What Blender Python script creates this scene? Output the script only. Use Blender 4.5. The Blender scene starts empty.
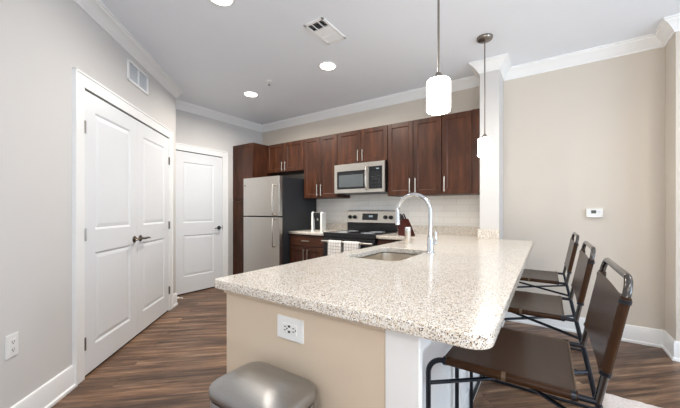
import bpy, bmesh, math, random
from mathutils import Vector, Matrix
random.seed(7)
PI = math.pi
S = bpy.context.scene
COL = S.collection

# ------------------------------------------------------------------ camera, world, lights, exposure
YAW = math.radians(34.283)
cam_d = bpy.data.cameras.new('camera'); cam = bpy.data.objects.new('camera', cam_d); COL.objects.link(cam)
cam.location = (0, 0, 1.2); cam.rotation_euler = (PI/2, 0, YAW)
cam_d.sensor_width = 36; cam_d.lens = 304.0/680*36; cam_d.shift_y = 7/680; cam_d.clip_start = 0.02
S.camera = cam
S.view_settings.view_transform = 'Standard'; S.view_settings.look = 'None'
S.view_settings.gamma = 1; S.view_settings.use_curve_mapping = False
S.view_settings.exposure = 0.06
S.cycles.use_denoising = True
S.cycles.max_bounces = 10; S.cycles.diffuse_bounces = 6; S.cycles.glossy_bounces = 4
S.cycles.sample_clamp_indirect = 6
S.cycles.caustics_reflective = False; S.cycles.caustics_refractive = False

w = bpy.data.worlds.new('daylight'); S.world = w; w.use_nodes = True
bg = w.node_tree.nodes['Background']; bg.inputs[0].default_value = (0.75, 0.87, 1, 1); bg.inputs[1].default_value = 0.6

def area(name, loc, rot, sx, sy, power, color, spread=PI, shape='RECTANGLE'):
    l = bpy.data.lights.new(name, 'AREA'); l.shape = shape; l.size = sx
    if shape in ('RECTANGLE', 'ELLIPSE'): l.size_y = sy
    l.energy = power; l.color = color; l.spread = spread
    o = bpy.data.objects.new(name, l); o.location = loc; o.rotation_euler = rot; COL.objects.link(o)
    return o
# daylight entering through the two window openings (right and rear walls of the living room)
area('daylight_right', (4.42, 0.75, 1.35), (PI/2+0.1, 0, PI/2), 2.9, 2.0, 108, (0.60, 0.79, 1.0))
area('daylight_rear', (1.6, -3.12, 1.35), (PI/2+0.1, 0, 0), 3.4, 2.0, 12, (0.86, 0.95, 1.0))
# added fill lamps low at the two windows, aimed up to brighten the ceiling
area('ceiling_fill_right', (4.40, 0.75, 0.62), (PI-0.55, 0, PI/2), 2.9, 0.5, 50, (0.85, 0.93, 1.0), math.radians(125))
area('ceiling_fill_rear', (1.6, -3.10, 0.62), (PI-0.55, 0, 0), 3.4, 0.5, 84, (0.98, 0.96, 0.92), math.radians(125))
CAN_POWER = [26, 25, 9, 9, 20, 16, 12]
CANS = [(-1.93, 2.60), (-3.235, 2.655), (-1.95, 1.33), (1.3, 2.3), (1.6, 0.0), (1.6, -1.9), (0.2, -1.2)]  # past the kitchen lights, the rest are unseen lamps added for their light
CAN_W = 16

# ------------------------------------------------------------------ helpers
def lin(c):
    c = c/255.0
    return c/12.92 if c <= 0.04045 else ((c+0.055)/1.055)**2.4
def rgb(r, g, b): return (lin(r), lin(g), lin(b), 1)

class NT:
    def __init__(s, name):
        s.m = bpy.data.materials.new(name); s.m.use_nodes = True; s.t = s.m.node_tree; s.n = s.t.nodes
        s.p = s.n['Principled BSDF']
    def add(s, kind, **kw):
        n = s.n.new(kind)
        for k, v in kw.items(): setattr(n, k, v)
        return n
    def link(s, a, b): s.t.links.new(a, b)
    def coords(s, scale=(1, 1, 1), rot=(0, 0, 0), loc=(0, 0, 0)):
        tc = s.add('ShaderNodeTexCoord'); mp = s.add('ShaderNodeMapping')
        mp.inputs['Scale'].default_value = scale; mp.inputs['Rotation'].default_value = rot; mp.inputs['Location'].default_value = loc
        s.link(tc.outputs['Object'], mp.inputs[0]); return mp.outputs[0]
    def noise(s, vec, scale, detail=4, rough=0.55):
        n = s.add('ShaderNodeTexNoise'); n.inputs['Scale'].default_value = scale; n.inputs['Detail'].default_value = detail
        n.inputs['Roughness'].default_value = rough
        s.link(vec, n.inputs['Vector']); return n.outputs['Fac']
    def ramp(s, fac, stops, interp='LINEAR'):
        r = s.add('ShaderNodeValToRGB'); r.color_ramp.interpolation = interp
        e = r.color_ramp.elements
        while len(e) < len(stops): e.new(0.5)
        for el, (p, c) in zip(e, stops): el.position = p; el.color = c
        s.link(fac, r.inputs[0]); return r.outputs[0]
    def mix(s, fac, a, b, mode='MIX'):
        n = s.add('ShaderNodeMix', data_type='RGBA', blend_type=mode)
        for inp, v in ((n.inputs[0], fac), (n.inputs[6], a), (n.inputs[7], b)):
            if hasattr(v, 'is_output'): s.link(v, inp)
            else: inp.default_value = v
        return n.outputs[2]
    def bump(s, h, strength, dist=0.002):
        b = s.add('ShaderNodeBump'); b.inputs['Strength'].default_value = strength; b.inputs['Distance'].default_value = dist
        s.link(h, b.inputs['Height']); s.link(b.outputs[0], s.p.inputs['Normal'])
    def set(s, **kw):
        names = dict(base='Base Color', rough='Roughness', metal='Metallic', spec='Specular IOR Level', coat='Coat Weight', coatr='Coat Roughness', emit='Emission Color', es='Emission Strength', alpha='Alpha', trans='Transmission Weight', aniso='Anisotropic')
        for k, v in kw.items():
            i = s.p.inputs[names[k]]
            if hasattr(v, 'is_output'): s.link(v, i)
            else: i.default_value = v
        return s

def plain(name, c, rough=0.5, metal=0.0, var=0.04, nscale=6, bump=0, bscale=200, **kw):
    m = NT(name); v = m.coords()
    n = m.noise(v, nscale, 3)
    a = tuple(x*(1-var) for x in c[:3])+(1,); b = tuple(min(1, x*(1+var)) for x in c[:3])+(1,)
    m.set(base=m.ramp(n, [(0.3, a), (0.7, b)]), rough=rough, metal=metal, **kw)
    if bump: m.bump(m.noise(v, bscale, 2), bump)
    return m.m

def wood_mat(name, dark, mid, light, scale=(7, 7, 1.0), rough=0.42, rot=(0, 0, 0), coat=0.03):
    m = NT(name); v = m.coords(scale, rot)
    n = m.noise(v, 2.2, 6, 0.6); f = m.noise(v, 9, 4, 0.6); big = m.noise(m.coords((2.2, 2.2, 2.0)), 1.7, 2)
    c = m.ramp(n, [(0.2, dark), (0.5, mid), (0.82, light)])
    c2 = m.ramp(f, [(0.3, (0.92, 0.92, 0.92, 1)), (0.65, (1.04, 1.04, 1.04, 1))])
    c3 = m.ramp(big, [(0.3, (0.8, 0.8, 0.8, 1)), (0.7, (1.15, 1.15, 1.15, 1))])
    m.set(base=m.mix(1.0, m.mix(1.0, c, c2, 'MULTIPLY'), c3, 'MULTIPLY'), rough=rough, coat=coat, coatr=0.3, spec=0.3)
    m.bump(f, 0.08)
    return m.m

def granite_mat():
    m = NT('granite'); v = m.coords()
    n1 = m.noise(v, 130, 5, 0.7); n2 = m.noise(v, 240, 3, 0.6); n3 = m.noise(v, 190, 4, 0.65); n4 = m.noise(v, 5, 2)
    vo = m.add('ShaderNodeTexVoronoi'); vo.inputs['Scale'].default_value = 400; m.link(v, vo.inputs['Vector'])
    base = m.ramp(n1, [(0.34, rgb(204, 188, 166)), (0.44, rgb(236, 227, 212)), (0.56, rgb(246, 243, 238)), (0.7, rgb(252, 251, 249))])
    sp = m.ramp(vo.outputs['Color'], [(0.0, (0, 0, 0, 1)), (0.18, (0, 0, 0, 1)), (0.15, (1, 1, 1, 1))], 'CONSTANT')
    grey = m.ramp(n2, [(0.36, (1, 1, 1, 1)), (0.42, (0, 0, 0, 1))])
    brown = m.ramp(n3, [(0.61, (0, 0, 0, 1)), (0.66, (1, 1, 1, 1))])
    sep = m.add('ShaderNodeSeparateColor'); m.link(vo.outputs['Color'], sep.inputs[0])
    dk = m.ramp(sep.outputs[0], [(0.0, (1, 1, 1, 1)), (0.08, (0, 0, 0, 1))], 'CONSTANT')
    tn = m.ramp(sep.outputs[1], [(0.0, (1, 1, 1, 1)), (0.14, (0, 0, 0, 1))], 'CONSTANT')
    c = m.mix(grey, base, rgb(192, 186, 178))
    c = m.mix(brown, c, rgb(196, 170, 138))
    c = m.mix(tn, c, rgb(176, 154, 126))
    c = m.mix(dk, c, rgb(96, 78, 64))
    m.set(base=c, rough=0.17, coat=0.2, coatr=0.12)
    return m.m

def floor_mat():
    m = NT('wood_plank_floor'); ang = math.radians(43.09)
    v = m.coords((1, 1, 1), (0, 0, -ang))
    br = m.add('ShaderNodeTexBrick'); m.link(v, br.inputs['Vector'])
    br.offset = 0.37
    for k, x in (('Scale', 1.0), ('Mortar Size', 0.0012), ('Mortar Smooth', 0.2), ('Bias', 0.0), ('Brick Width', 1.22), ('Row Height', 0.152)): br.inputs[k].default_value = x
    br.inputs['Color1'].default_value = (0, 0, 0, 1); br.inputs['Color2'].default_value = (1, 1, 1, 1); br.inputs['Mortar'].default_value = (0.2, 0.2, 0.2, 1)
    # shift the grain along each plank by its own random value
    tc = m.add('ShaderNodeVectorMath', operation='MULTIPLY_ADD'); m.link(br.outputs['Color'], tc.inputs[0]); tc.inputs[1].default_value = (7.3, 3.1, 5); m.link(v, tc.inputs[2])
    mp = m.add('ShaderNodeMapping'); mp.inputs['Scale'].default_value = (1.1, 13, 1); m.link(tc.outputs[0], mp.inputs[0])
    n = m.noise(mp.outputs[0], 1.6, 7, 0.62); f = m.noise(mp.outputs[0], 6.5, 5, 0.6)
    mp2 = m.add('ShaderNodeMapping'); mp2.inputs['Scale'].default_value = (0.7, 3.5, 1); m.link(tc.outputs[0], mp2.inputs[0])
    g = m.noise(mp2.outputs[0], 1.8, 3, 0.5)
    c = m.ramp(n, [(0.3, rgb(62, 46, 37)), (0.45, rgb(102, 77, 60)), (0.58, rgb(140, 110, 86)), (0.74, rgb(190, 162, 134))])
    c = m.mix(1.0, c, m.ramp(f, [(0.3, (0.68, 0.68, 0.68, 1)), (0.7, (1.15, 1.15, 1.15, 1))]), 'MULTIPLY')
    c = m.mix(1.0, c, m.ramp(g, [(0.3, (0.66, 0.66, 0.68, 1)), (0.7, (1.2, 1.17, 1.13, 1))]), 'MULTIPLY')
    c = m.mix(1.0, c, m.ramp(br.outputs['Color'], [(0, (0.78, 0.78, 0.8, 1)), (1, (1.12, 1.1, 1.08, 1))]), 'MULTIPLY')
    c = m.mix(br.outputs['Fac'], c, rgb(58, 42, 34))
    m.set(base=c, rough=0.4, spec=0.35)
    m.bump(f, 0.06)
    return m.m

def tile_mat():
    m = NT('white_subway_tile'); tc = m.add('ShaderNodeTexCoord'); se = m.add('ShaderNodeSeparateXYZ'); co = m.add('ShaderNodeCombineXYZ')
    m.link(tc.outputs['Object'], se.inputs[0]); m.link(se.outputs[0], co.inputs[0]); m.link(se.outputs[2], co.inputs[1])
    br = m.add('ShaderNodeTexBrick'); m.link(co.outputs[0], br.inputs['Vector'])
    for k, x in (('Scale', 1.0), ('Mortar Size', 0.0022), ('Mortar Smooth', 0.1), ('Brick Width', 0.30), ('Row Height', 0.075)): br.inputs[k].default_value = x
    br.inputs['Color1'].default_value = rgb(246, 243, 238); br.inputs['Color2'].default_value = rgb(241, 238, 232); br.inputs['Mortar'].default_value = rgb(226, 222, 214)
    m.set(base=br.outputs['Color'], rough=0.15)
    inv = m.add('ShaderNodeMath', operation='SUBTRACT'); inv.inputs[0].default_value = 1; m.link(br.outputs['Fac'], inv.inputs[1])
    m.bump(inv.outputs[0], 0.5, 0.002)
    return m.m

def steel_mat(name, c, rough=0.3, axis='z'):
    m = NT(name); sc = {'z': (90, 90, 1.5), 'x': (1.5, 90, 90)}[axis]
    f = m.noise(m.coords(sc), 3, 3)
    a = tuple(x*0.93 for x in c[:3])+(1,)
    m.set(base=m.ramp(f, [(0.3, a), (0.7, c)]), metal=1.0, rough=rough)
    m.bump(f, 0.02)
    return m.m

def towel_mat():
    m = NT('checked_towel_cloth'); v = m.coords()
    se = m.add('ShaderNodeSeparateXYZ'); m.link(v, se.inputs[0])
    def lines(out, period, width):
        a = m.add('ShaderNodeMath', operation='MULTIPLY'); m.link(out, a.inputs[0]); a.inputs[1].default_value = 1/period
        f = m.add('ShaderNodeMath', operation='FRACT'); m.link(a.outputs[0], f.inputs[0])
        l = m.add('ShaderNodeMath', operation='LESS_THAN'); m.link(f.outputs[0], l.inputs[0]); l.inputs[1].default_value = width
        return l.outputs[0]
    mx = m.add('ShaderNodeMath', operation='MAXIMUM'); m.link(lines(se.outputs[0], 0.038, 0.10), mx.inputs[0]); m.link(lines(se.outputs[2], 0.038, 0.10), mx.inputs[1])
    m.set(base=m.mix(mx.outputs[0], rgb(232, 228, 222), rgb(150, 146, 144)), rough=0.9)
    m.bump(m.noise(v, 500, 2), 0.2)
    return m.m

def emit_mat(name, c, s, rough=0.4):
    m = NT(name); m.set(base=(0.9, 0.88, 0.84, 1), emit=c, es=s, rough=rough); return m.m

M = {}
M['wall'] = plain('warm_grey_wall', rgb(212, 209, 206), 0.85, var=0.012, nscale=2, bump=0.05, bscale=260)
M['beige'] = plain('warm_beige_wall', rgb(212, 203, 191), 0.85, var=0.012, nscale=2, bump=0.05, bscale=260)  # warmer tone on the back and front walls than on the others
M['ceiling'] = plain('white_ceiling_paint', rgb(231, 235, 241), 0.9, var=0.012, nscale=2, bump=0.05, bscale=200)
M['trim'] = plain('white_trim_paint', rgb(240, 240, 239), 0.4, var=0.008)
M['door'] = plain('white_door_paint', rgb(228, 230, 232), 0.38, var=0.008)
M['panel'] = plain('beige_half_wall_paint', rgb(216, 198, 176), 0.8, var=0.012, bump=0.05, bscale=260)
M['floor'] = floor_mat()
M['granite'] = granite_mat()
M['tile'] = tile_mat()
M['cab'] = wood_mat('dark_cherry_cabinet_wood', rgb(44, 24, 15), rgb(68, 38, 24), rgb(98, 58, 36))
M['cabh'] = wood_mat('dark_cherry_cabinet_wood_cross_grain', rgb(44, 24, 15), rgb(68, 38, 24), rgb(98, 58, 36), scale=(1.2, 14, 14))
M['steel'] = steel_mat('brushed_stainless_steel', rgb(206, 202, 196), 0.34, 'z')
M['steelx'] = steel_mat('brushed_stainless_steel_crosswise', rgb(204, 199, 191), 0.3, 'x')
M['nickel'] = plain('satin_nickel', rgb(196, 190, 180), 0.3, 1.0, var=0.02)
M['dnickel'] = plain('dark_nickel', rgb(124, 114, 104), 0.3, 1.0, var=0.02)
M['rodmetal'] = plain('brushed_pewter', rgb(140, 132, 124), 0.3, 1.0, var=0.02)
M['chrome'] = plain('chrome', rgb(225, 228, 232), 0.08, 1.0, var=0.01)
M['black'] = plain('black_plastic', rgb(22, 22, 24), 0.35, var=0.05)
M['blackglass'] = plain('black_glass', rgb(14, 15, 18), 0.06, var=0.05)
M['greyglass'] = plain('microwave_window_glass', rgb(84, 90, 92), 0.12, var=0.05)
M['fridge_side'] = plain('charcoal_textured_side', rgb(36, 38, 42), 0.5, var=0.05, bump=0.15, bscale=300)
M['leather'] = plain('dark_brown_leather', rgb(58, 37, 22), 0.27, spec=0.18, var=0.12, nscale=9, bump=0.12, bscale=240)
M['stitch'] = plain('tan_leather_edge', rgb(92, 72, 52), 0.5, var=0.1)
M['gun'] = plain('gunmetal_tube', rgb(44, 46, 52), 0.3, 0.8, var=0.04)
M['gunpol'] = plain('polished_gunmetal_tube', rgb(92, 88, 86), 0.2, 1.0, var=0.04)
M['white'] = plain('white_plastic', rgb(236, 236, 234), 0.35, var=0.01)
M['slot'] = plain('outlet_slot_dark', rgb(48, 44, 42), 0.6)
M['screen'] = plain('grey_lcd', rgb(72, 76, 66), 0.3)
M['grillegrey'] = plain('grey_grille_paint', rgb(206, 211, 217), 0.5)
M['duct'] = plain('duct_shade', rgb(40, 42, 46), 0.7)
M['redwood'] = wood_mat('red_brown_block_wood', rgb(44, 14, 11), rgb(66, 23, 17), rgb(88, 34, 26))
M['gasket'] = plain('rubber_gasket_and_gap_shade', rgb(20, 20, 22), 0.7)  # fridge gasket rubber; also the painted shade in the door gaps
M['towel'] = towel_mat()
M['rug'] = plain('cream_shag_rug', rgb(222, 212, 206), 0.95, var=0.10, nscale=60, bump=0.9, bscale=120)
M['shade'] = emit_mat('lit_white_glass_shade', (1.0, 0.95, 0.88, 1), 22.0)
M['lens'] = emit_mat('lit_ceiling_lens', (1.0, 0.93, 0.82, 1), 9.0)
M['display'] = NT('lit_clock_digits').set(base=(0.05, 0.06, 0.07, 1), emit=(0.7, 0.9, 1.0, 1), es=0.35).m
M['canlid'] = steel_mat('trash_can_steel', rgb(172, 171, 170), 0.38, 'x')
M['canister'] = steel_mat('bright_steel_canister', rgb(228, 220, 208), 0.3, 'z')

def build_obj(name, me, mat, parent=None, loc=None, rotz=None):
    o = bpy.data.objects.new(name, me); COL.objects.link(o)
    if mat is not None:
        me.materials.clear(); me.materials.append(mat)
    if parent is not None: o.parent = parent
    if loc is not None: o.location = loc
    if rotz is not None: o.rotation_euler = (0, 0, rotz)
    return o

class MB:
    """collects shapes, then links them as one mesh object"""
    def __init__(s): s.bm = bmesh.new()
    def box(s, x0, x1, y0, y1, z0, z1, bev=0.0, seg=2):
        x0, x1 = min(x0, x1), max(x0, x1); y0, y1 = min(y0, y1), max(y0, y1); z0, z1 = min(z0, z1), max(z0, z1)
        b = bmesh.new()
        v = [b.verts.new((x, y, z)) for z in (z0, z1) for y in (y0, y1) for x in (x0, x1)]
        for f in ((0, 2, 3, 1), (4, 5, 7, 6), (0, 1, 5, 4), (2, 6, 7, 3), (0, 4, 6, 2), (1, 3, 7, 5)): b.faces.new([v[i] for i in f])
        if bev > 0:
            bmesh.ops.bevel(b, geom=b.edges[:], offset=min(bev, 0.45*min(x1-x0, y1-y0, z1-z0)), segments=seg, profile=0.7, affect='EDGES')
        s.merge(b); return s
    def merge(s, b, mat=None):
        me = bpy.data.meshes.new('tmp'); b.to_mesh(me); b.free()
        if mat is not None: me.transform(mat)
        s.bm.from_mesh(me); bpy.data.meshes.remove(me)
    def poly(s, pts): s.bm.faces.new([s.bm.verts.new(p) for p in pts]); return s
    def frustum(s, x0, x1, z0, z1, y0, y1, inset):
        """panel field: rectangle at y0, smaller rectangle at y1 (towards -y)"""
        a = [(x0, y0, z0), (x1, y0, z0), (x1, y0, z1), (x0, y0, z1)]
        i = inset; c = [(x0+i, y1, z0+i), (x1-i, y1, z0+i), (x1-i, y1, z1-i), (x0+i, y1, z1-i)]
        va = [s.bm.verts.new(p) for p in a]; vc = [s.bm.verts.new(p) for p in c]
        for k in range(4): s.bm.faces.new((va[k], va[(k+1) % 4], vc[(k+1) % 4], vc[k]))
        s.bm.faces.new(vc); return s
    def tube(s, pts, r, n=12, closed=False, caps=True):
        pts = [Vector(p) for p in pts]; N = len(pts); rings = []
        rr = r if isinstance(r, (list, tuple)) else [r]*N
        prev = None
        for i, p in enumerate(pts):
            if closed: t = (pts[(i+1) % N]-pts[i-1])
            elif i == 0: t = pts[1]-p
            elif i == N-1: t = p-pts[-2]
            else: t = (pts[i+1]-p).normalized()+(p-pts[i-1]).normalized()
            t.normalize()
            if prev is None:
                u = t.cross(Vector((0, 0, 1)))
                if u.length < 1e-3: u = t.cross(Vector((1, 0, 0)))
                u.normalize()
            else: u = (prev-t*prev.dot(t)).normalized()
            prev = u; v = t.cross(u)
            rings.append([s.bm.verts.new(p+(u*math.cos(a)+v*math.sin(a))*rr[i]) for a in (2*PI*k/n for k in range(n))])
        for i in range(N if closed else N-1):
            a, b = rings[i], rings[(i+1) % N]
            for k in range(n): s.bm.faces.new((a[k], a[(k+1) % n], b[(k+1) % n], b[k]))
        if caps and not closed: s.bm.faces.new(rings[0][::-1]); s.bm.faces.new(rings[-1])
        return s
    def lathe(s, prof, c=(0, 0, 0), axis='z', n=32):
        """prof: [(radius, height)] around an axis through c"""
        rings = []
        for r, h in prof:
            ring = []
            for k in range(n):
                a = 2*PI*k/n; x, y = r*math.cos(a), r*math.sin(a)
                p = {'z': (x, y, h), 'y': (x, h, y), 'x': (h, x, y)}[axis]
                ring.append(s.bm.verts.new((p[0]+c[0], p[1]+c[1], p[2]+c[2])))
            rings.append(ring)
        for a, b in zip(rings, rings[1:]):
            for k in range(n): s.bm.faces.new((a[k], a[(k+1) % n], b[(k+1) % n], b[k]))
        s.bm.faces.new(rings[0][::-1]); s.bm.faces.new(rings[-1]); return s
    def loft(s, rings, caps=True):
        R = [[s.bm.verts.new(p) for p in r] for r in rings]; n = len(R[0])
        for a, b in zip(R, R[1:]):
            for k in range(n): s.bm.faces.new((a[k], a[(k+1) % n], b[(k+1) % n], b[k]))
        if caps: s.bm.faces.new(R[0][::-1]); s.bm.faces.new(R[-1])
        return s
    def prism(s, pts, z0, z1):
        return s.loft([[(x, y, z0) for x, y in pts], [(x, y, z1) for x, y in pts]])
    def build(s, name, mat, parent=None, loc=None, rotz=None, smooth=None):
        bmesh.ops.remove_doubles(s.bm, verts=s.bm.verts, dist=1e-6)
        bmesh.ops.recalc_face_normals(s.bm, faces=s.bm.faces)
        if smooth:
            for f in s.bm.faces: f.smooth = True
            for e in s.bm.edges:
                if len(e.link_faces) == 2 and e.calc_face_angle(0) > math.radians(smooth): e.smooth = False
        me = bpy.data.meshes.new(name); s.bm.to_mesh(me); s.bm.free()
        return build_obj(name, me, mat, parent, loc, rotz)

def tag(o, label, cat, group=None, kind=None):
    if label: o['label'] = label
    if cat: o['category'] = cat
    if group: o['group'] = group
    if kind: o['kind'] = kind
    return o
def thing(name, label, cat, loc=(0, 0, 0), rotz=0, group=None):
    o = bpy.data.objects.new(name, None); COL.objects.link(o); o.empty_display_size = 0.05
    o.location = loc; o.rotation_euler = (0, 0, rotz)
    return tag(o, label, cat, group)
def struct(o): o['kind'] = 'structure'; return o
def copy_tree(o, parent=None):
    c = o.copy(); COL.objects.link(c); c.parent = parent
    for ch in list(o.children): copy_tree(ch, c)
    return c
def rrect(x0, x1, y0, y1, r, n=6):
    p = []
    for cx, cy, a0 in ((x1-r, y1-r, 0), (x0+r, y1-r, 90), (x0+r, y0+r, 180), (x1-r, y0+r, 270)):
        for k in range(n+1):
            a = math.radians(a0+90*k/n); p.append((cx+r*math.cos(a), cy+r*math.sin(a)))
    return p
def arc(c, r, a0, a1, n, u, v):
    c, u, v = Vector(c), Vector(u), Vector(v)
    return [c+(u*math.cos(a)+v*math.sin(a))*r for a in (math.radians(a0+(a1-a0)*k/n) for k in range(n+1))]

def sweep(path, prof, name, mat, ends=True):
    """mitred moulding; path walked with the room on the right, prof = [(out, z)]"""
    P = [Vector((x, y)) for x, y in path]; N = len(P); rings = []
    for i, p in enumerate(P):
        ds = []
        if i > 0: ds.append((p-P[i-1]).normalized())
        if i < N-1: ds.append((P[i+1]-p).normalized())
        ns = [Vector((d.y, -d.x)) for d in ds]
        if len(ns) == 2:
            b = (ns[0]+ns[1]).normalized(); m = b/max(0.2, b.dot(ns[0]))
        else: m = ns[0]
        rings.append([(p.x+m.x*o, p.y+m.y*o, z) for o, z in prof])
    return MB().loft(rings).build(name, mat, smooth=25)

# ------------------------------------------------------------------ room shell
CEIL = 2.745; YW = 3.81; XP = -4.32
P0 = (-3.938, 2.035); CW = (0.683, -0.730)
CL = 4.3
PE = (P0[0]+CW[0]*CL, P0[1]+CW[1]*CL)         # near end of the closet wall
XR, YR = 4.5, -3.2
struct(MB().box(-4.5, XR+0.1, YR-0.1, 3.95, -0.08, 0).build('floor', M['floor']))
struct(MB().box(-4.5, XR+0.1, YR-0.1, 3.95, CEIL, CEIL+0.08).build('ceiling', M['ceiling']))
struct(MB().box(XP-0.12, 0.97, YW, YW+0.12, 0, CEIL).build('wall_back', M['beige']))
struct(MB().box(XP-0.12, XP, 1.9, YW, 0, CEIL).build('wall_left', M['wall']))
# thick closet wall with the double door opening left solid behind the recessed slabs
o = MB().prism([(PE[0], PE[1]), P0, (XP, P0[1]), (XP, 1.9), (P0[0]-0.16, 1.9), (PE[0]-0.088, PE[1]-0.082)], 0, CEIL).build('wall_closet', M['wall']); struct(o)
struct(MB().box(0.855, XR+0.1, 3.545, YW, 0, CEIL).build('wall_front', M['beige']))
struct(MB().box(-0.585, -0.405, 3.465, YW, 0, CEIL).build('wall_pilaster', M['wall']))
struct(MB().box(PE[0]-0.1, PE[0], YR, PE[1], 0, CEIL).build('wall_behind', M['wall']))
def holed_wall(name, mk, a0, a1, h0, h1, z0, z1):
    m = MB(); mk(m, a0, h0, 0, CEIL); mk(m, h1, a1, 0, CEIL); mk(m, h0, h1, 0, z0); mk(m, h0, h1, z1, CEIL)
    return struct(m.build(name, M['wall']))
holed_wall('wall_right', lambda m, a, b, c, d: m.box(XR, XR+0.1, a, b, c, d), YR, 3.545, -0.7, 2.2, 0.35, 2.35)
holed_wall('wall_rear', lambda m, a, b, c, d: m.box(a, b, YR-0.1, YR, c, d), PE[0]-0.1, XR+0.1, -0.1, 3.3, 0.35, 2.35)
for k, (wn, ax) in enumerate((('right', 1), ('rear', 0))):
    a0, a1 = ((-0.7, 2.2) if ax else (-0.1, 3.3))
    m = MB()
    def fb(a, b, c, d):
        if ax: m.box(XR+0.02, XR+0.07, a, b, c, d, 0.004)
        else: m.box(a, b, YR-0.07, YR-0.02, c, d, 0.004)
    fb(a0, a1, 0.35, 0.4); fb(a0, a1, 2.3, 2.35); fb(a0, a0+0.05, 0.4, 2.3); fb(a1-0.05, a1, 0.4, 2.3); fb((a0+a1)/2-0.03, (a0+a1)/2+0.03, 0.4, 2.3)
    struct(m.build('window_%d' % (k+1), M['trim']))

# crown moulding and baseboards
CROWN = [(-0.001, 2.64), (0.010, 2.64), (0.014, 2.655), (0.022, 2.662), (0.032, 2.678), (0.048, 2.698), (0.066, 2.713), (0.074, 2.718), (0.078, 2.728), (0.088, 2.731), (0.088, CEIL+0.001), (-0.001, CEIL+0.001)]
BASE = [(-0.001, -0.001), (0.026, -0.001), (0.026, 0.018), (0.016, 0.026), (0.015, 0.135), (0.010, 0.15), (-0.001, 0.155)]
path = [PE, P0, (XP, P0[1]), (XP, YW), (-0.585, YW), (-0.585, 3.465), (-0.405, 3.465), (-0.405, YW), (0.855, YW), (0.855, 3.545), (XR, 3.545)]
struct(sweep(path, CROWN, 'trim_1', M['trim']))
def cpt(t): return (P0[0]+CW[0]*t, P0[1]+CW[1]*t)
struct(sweep([PE, cpt(1.85)], BASE, 'baseboard_left', M['trim']))
struct(sweep([cpt(0.13), P0, (XP, P0[1]), (XP, 2.10)], BASE, 'baseboard_corner', M['trim']))
struct(sweep([(-0.405, 3.50), (-0.405, YW), (0.855, YW), (0.855, 3.545), (XR, 3.545)], BASE, 'baseboard_back', M['trim']))
# backsplash tile is part of the back wall
struct(MB().box(-3.04, -0.585, YW-0.008, YW, 1.0, 1.45).build('wall_backsplash', M['tile']))

# ------------------------------------------------------------------ doors (front = local -y)
def casing(x0, x1, ztop, wd, name, loc, rotz):
    m = MB()
    for a, b in ((x0-wd, x0), (x1, x1+wd)): m.box(a, b, -0.02, 0.0, 0, ztop+wd, 0.004)
    m.box(x0-wd, x1+wd, -0.021, 0.0, ztop, ztop+wd, 0.004)
    m.box(x0-wd-0.004, x0-wd+0.012, -0.027, 0, 0, ztop+wd+0.004, 0.003); m.box(x1+wd-0.012, x1+wd+0.004, -0.027, 0, 0, ztop+wd+0.004, 0.003)
    m.box(x0-wd-0.004, x1+wd+0.004, -0.027, 0, ztop+wd-0.012, ztop+wd+0.004, 0.003)
    return struct(m.build(name, M['trim'], loc=loc, rotz=rotz))
def panel_door(name, wdt, h, panels, loc, rotz, z0=0.018):
    """hollow-core slab with moulded panels; x 0..wdt, front face at y=-0.012"""
    m = MB(); yf, yb = -0.012, -0.001
    xs = panels[0][0], panels[0][1]
    m.box(0, xs[0], yb, yf, z0, h); m.box(xs[1], wdt, yb, yf, z0, h)
    zs = sorted((p[2], p[3]) for p in panels); lo = z0
    for a, b in zs: m.box(xs[0], xs[1], yb, yf, lo, a); lo = b
    m.box(xs[0], xs[1], yb, yf, lo, h)
    for a, b in zs:
        # ovolo slope down into the groove, then raised field
        m.frustum(xs[0], xs[1], a, b, yf, yf+0.009, 0.016)
        m.frustum(xs[0]+0.016, xs[1]-0.016, a+0.016, b-0.016, yf+0.0085, yf+0.003, 0.03)
    return struct(m.build(name, M['door'], loc=loc, rotz=rotz))
def lever(parent, x, z, d, mat, name='door_handle', yf=-0.012):
    m = MB(); m.lathe([(0.0, yf), (0.031, yf), (0.031, yf-0.006), (0.026, yf-0.01), (0.012, yf-0.012), (0.011, yf-0.045), (0.0, yf-0.046)], (x, 0, z), 'y', 24)
    m.tube([(x-0.006*d, yf-0.05, z), (x+0.01*d, yf-0.05, z), (x+0.05*d, yf-0.052, z+0.002), (x+0.085*d, yf-0.048, z-0.002), (x+0.11*d, yf-0.044, z-0.004)], [0.010, 0.011, 0.009, 0.008, 0.007], 12)
    return m.build(name, mat, parent, smooth=40)
def hinges(parent, x, zs):
    for z in zs:
        m = MB(); m.tube([(x, -0.020, z-0.045), (x, -0.020, z+0.045)], 0.007, 10); m.box(x-0.012, x+0.012, -0.018, -0.012, z-0.044, z+0.044)
        h = m.build('hinge', M['rodmetal'], parent); h['label'] = 'satin nickel hinge'

ROT_C = math.radians(180-46.91)
CX = lambda t: -t
LOC_C = (P0[0], P0[1], 0)
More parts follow.
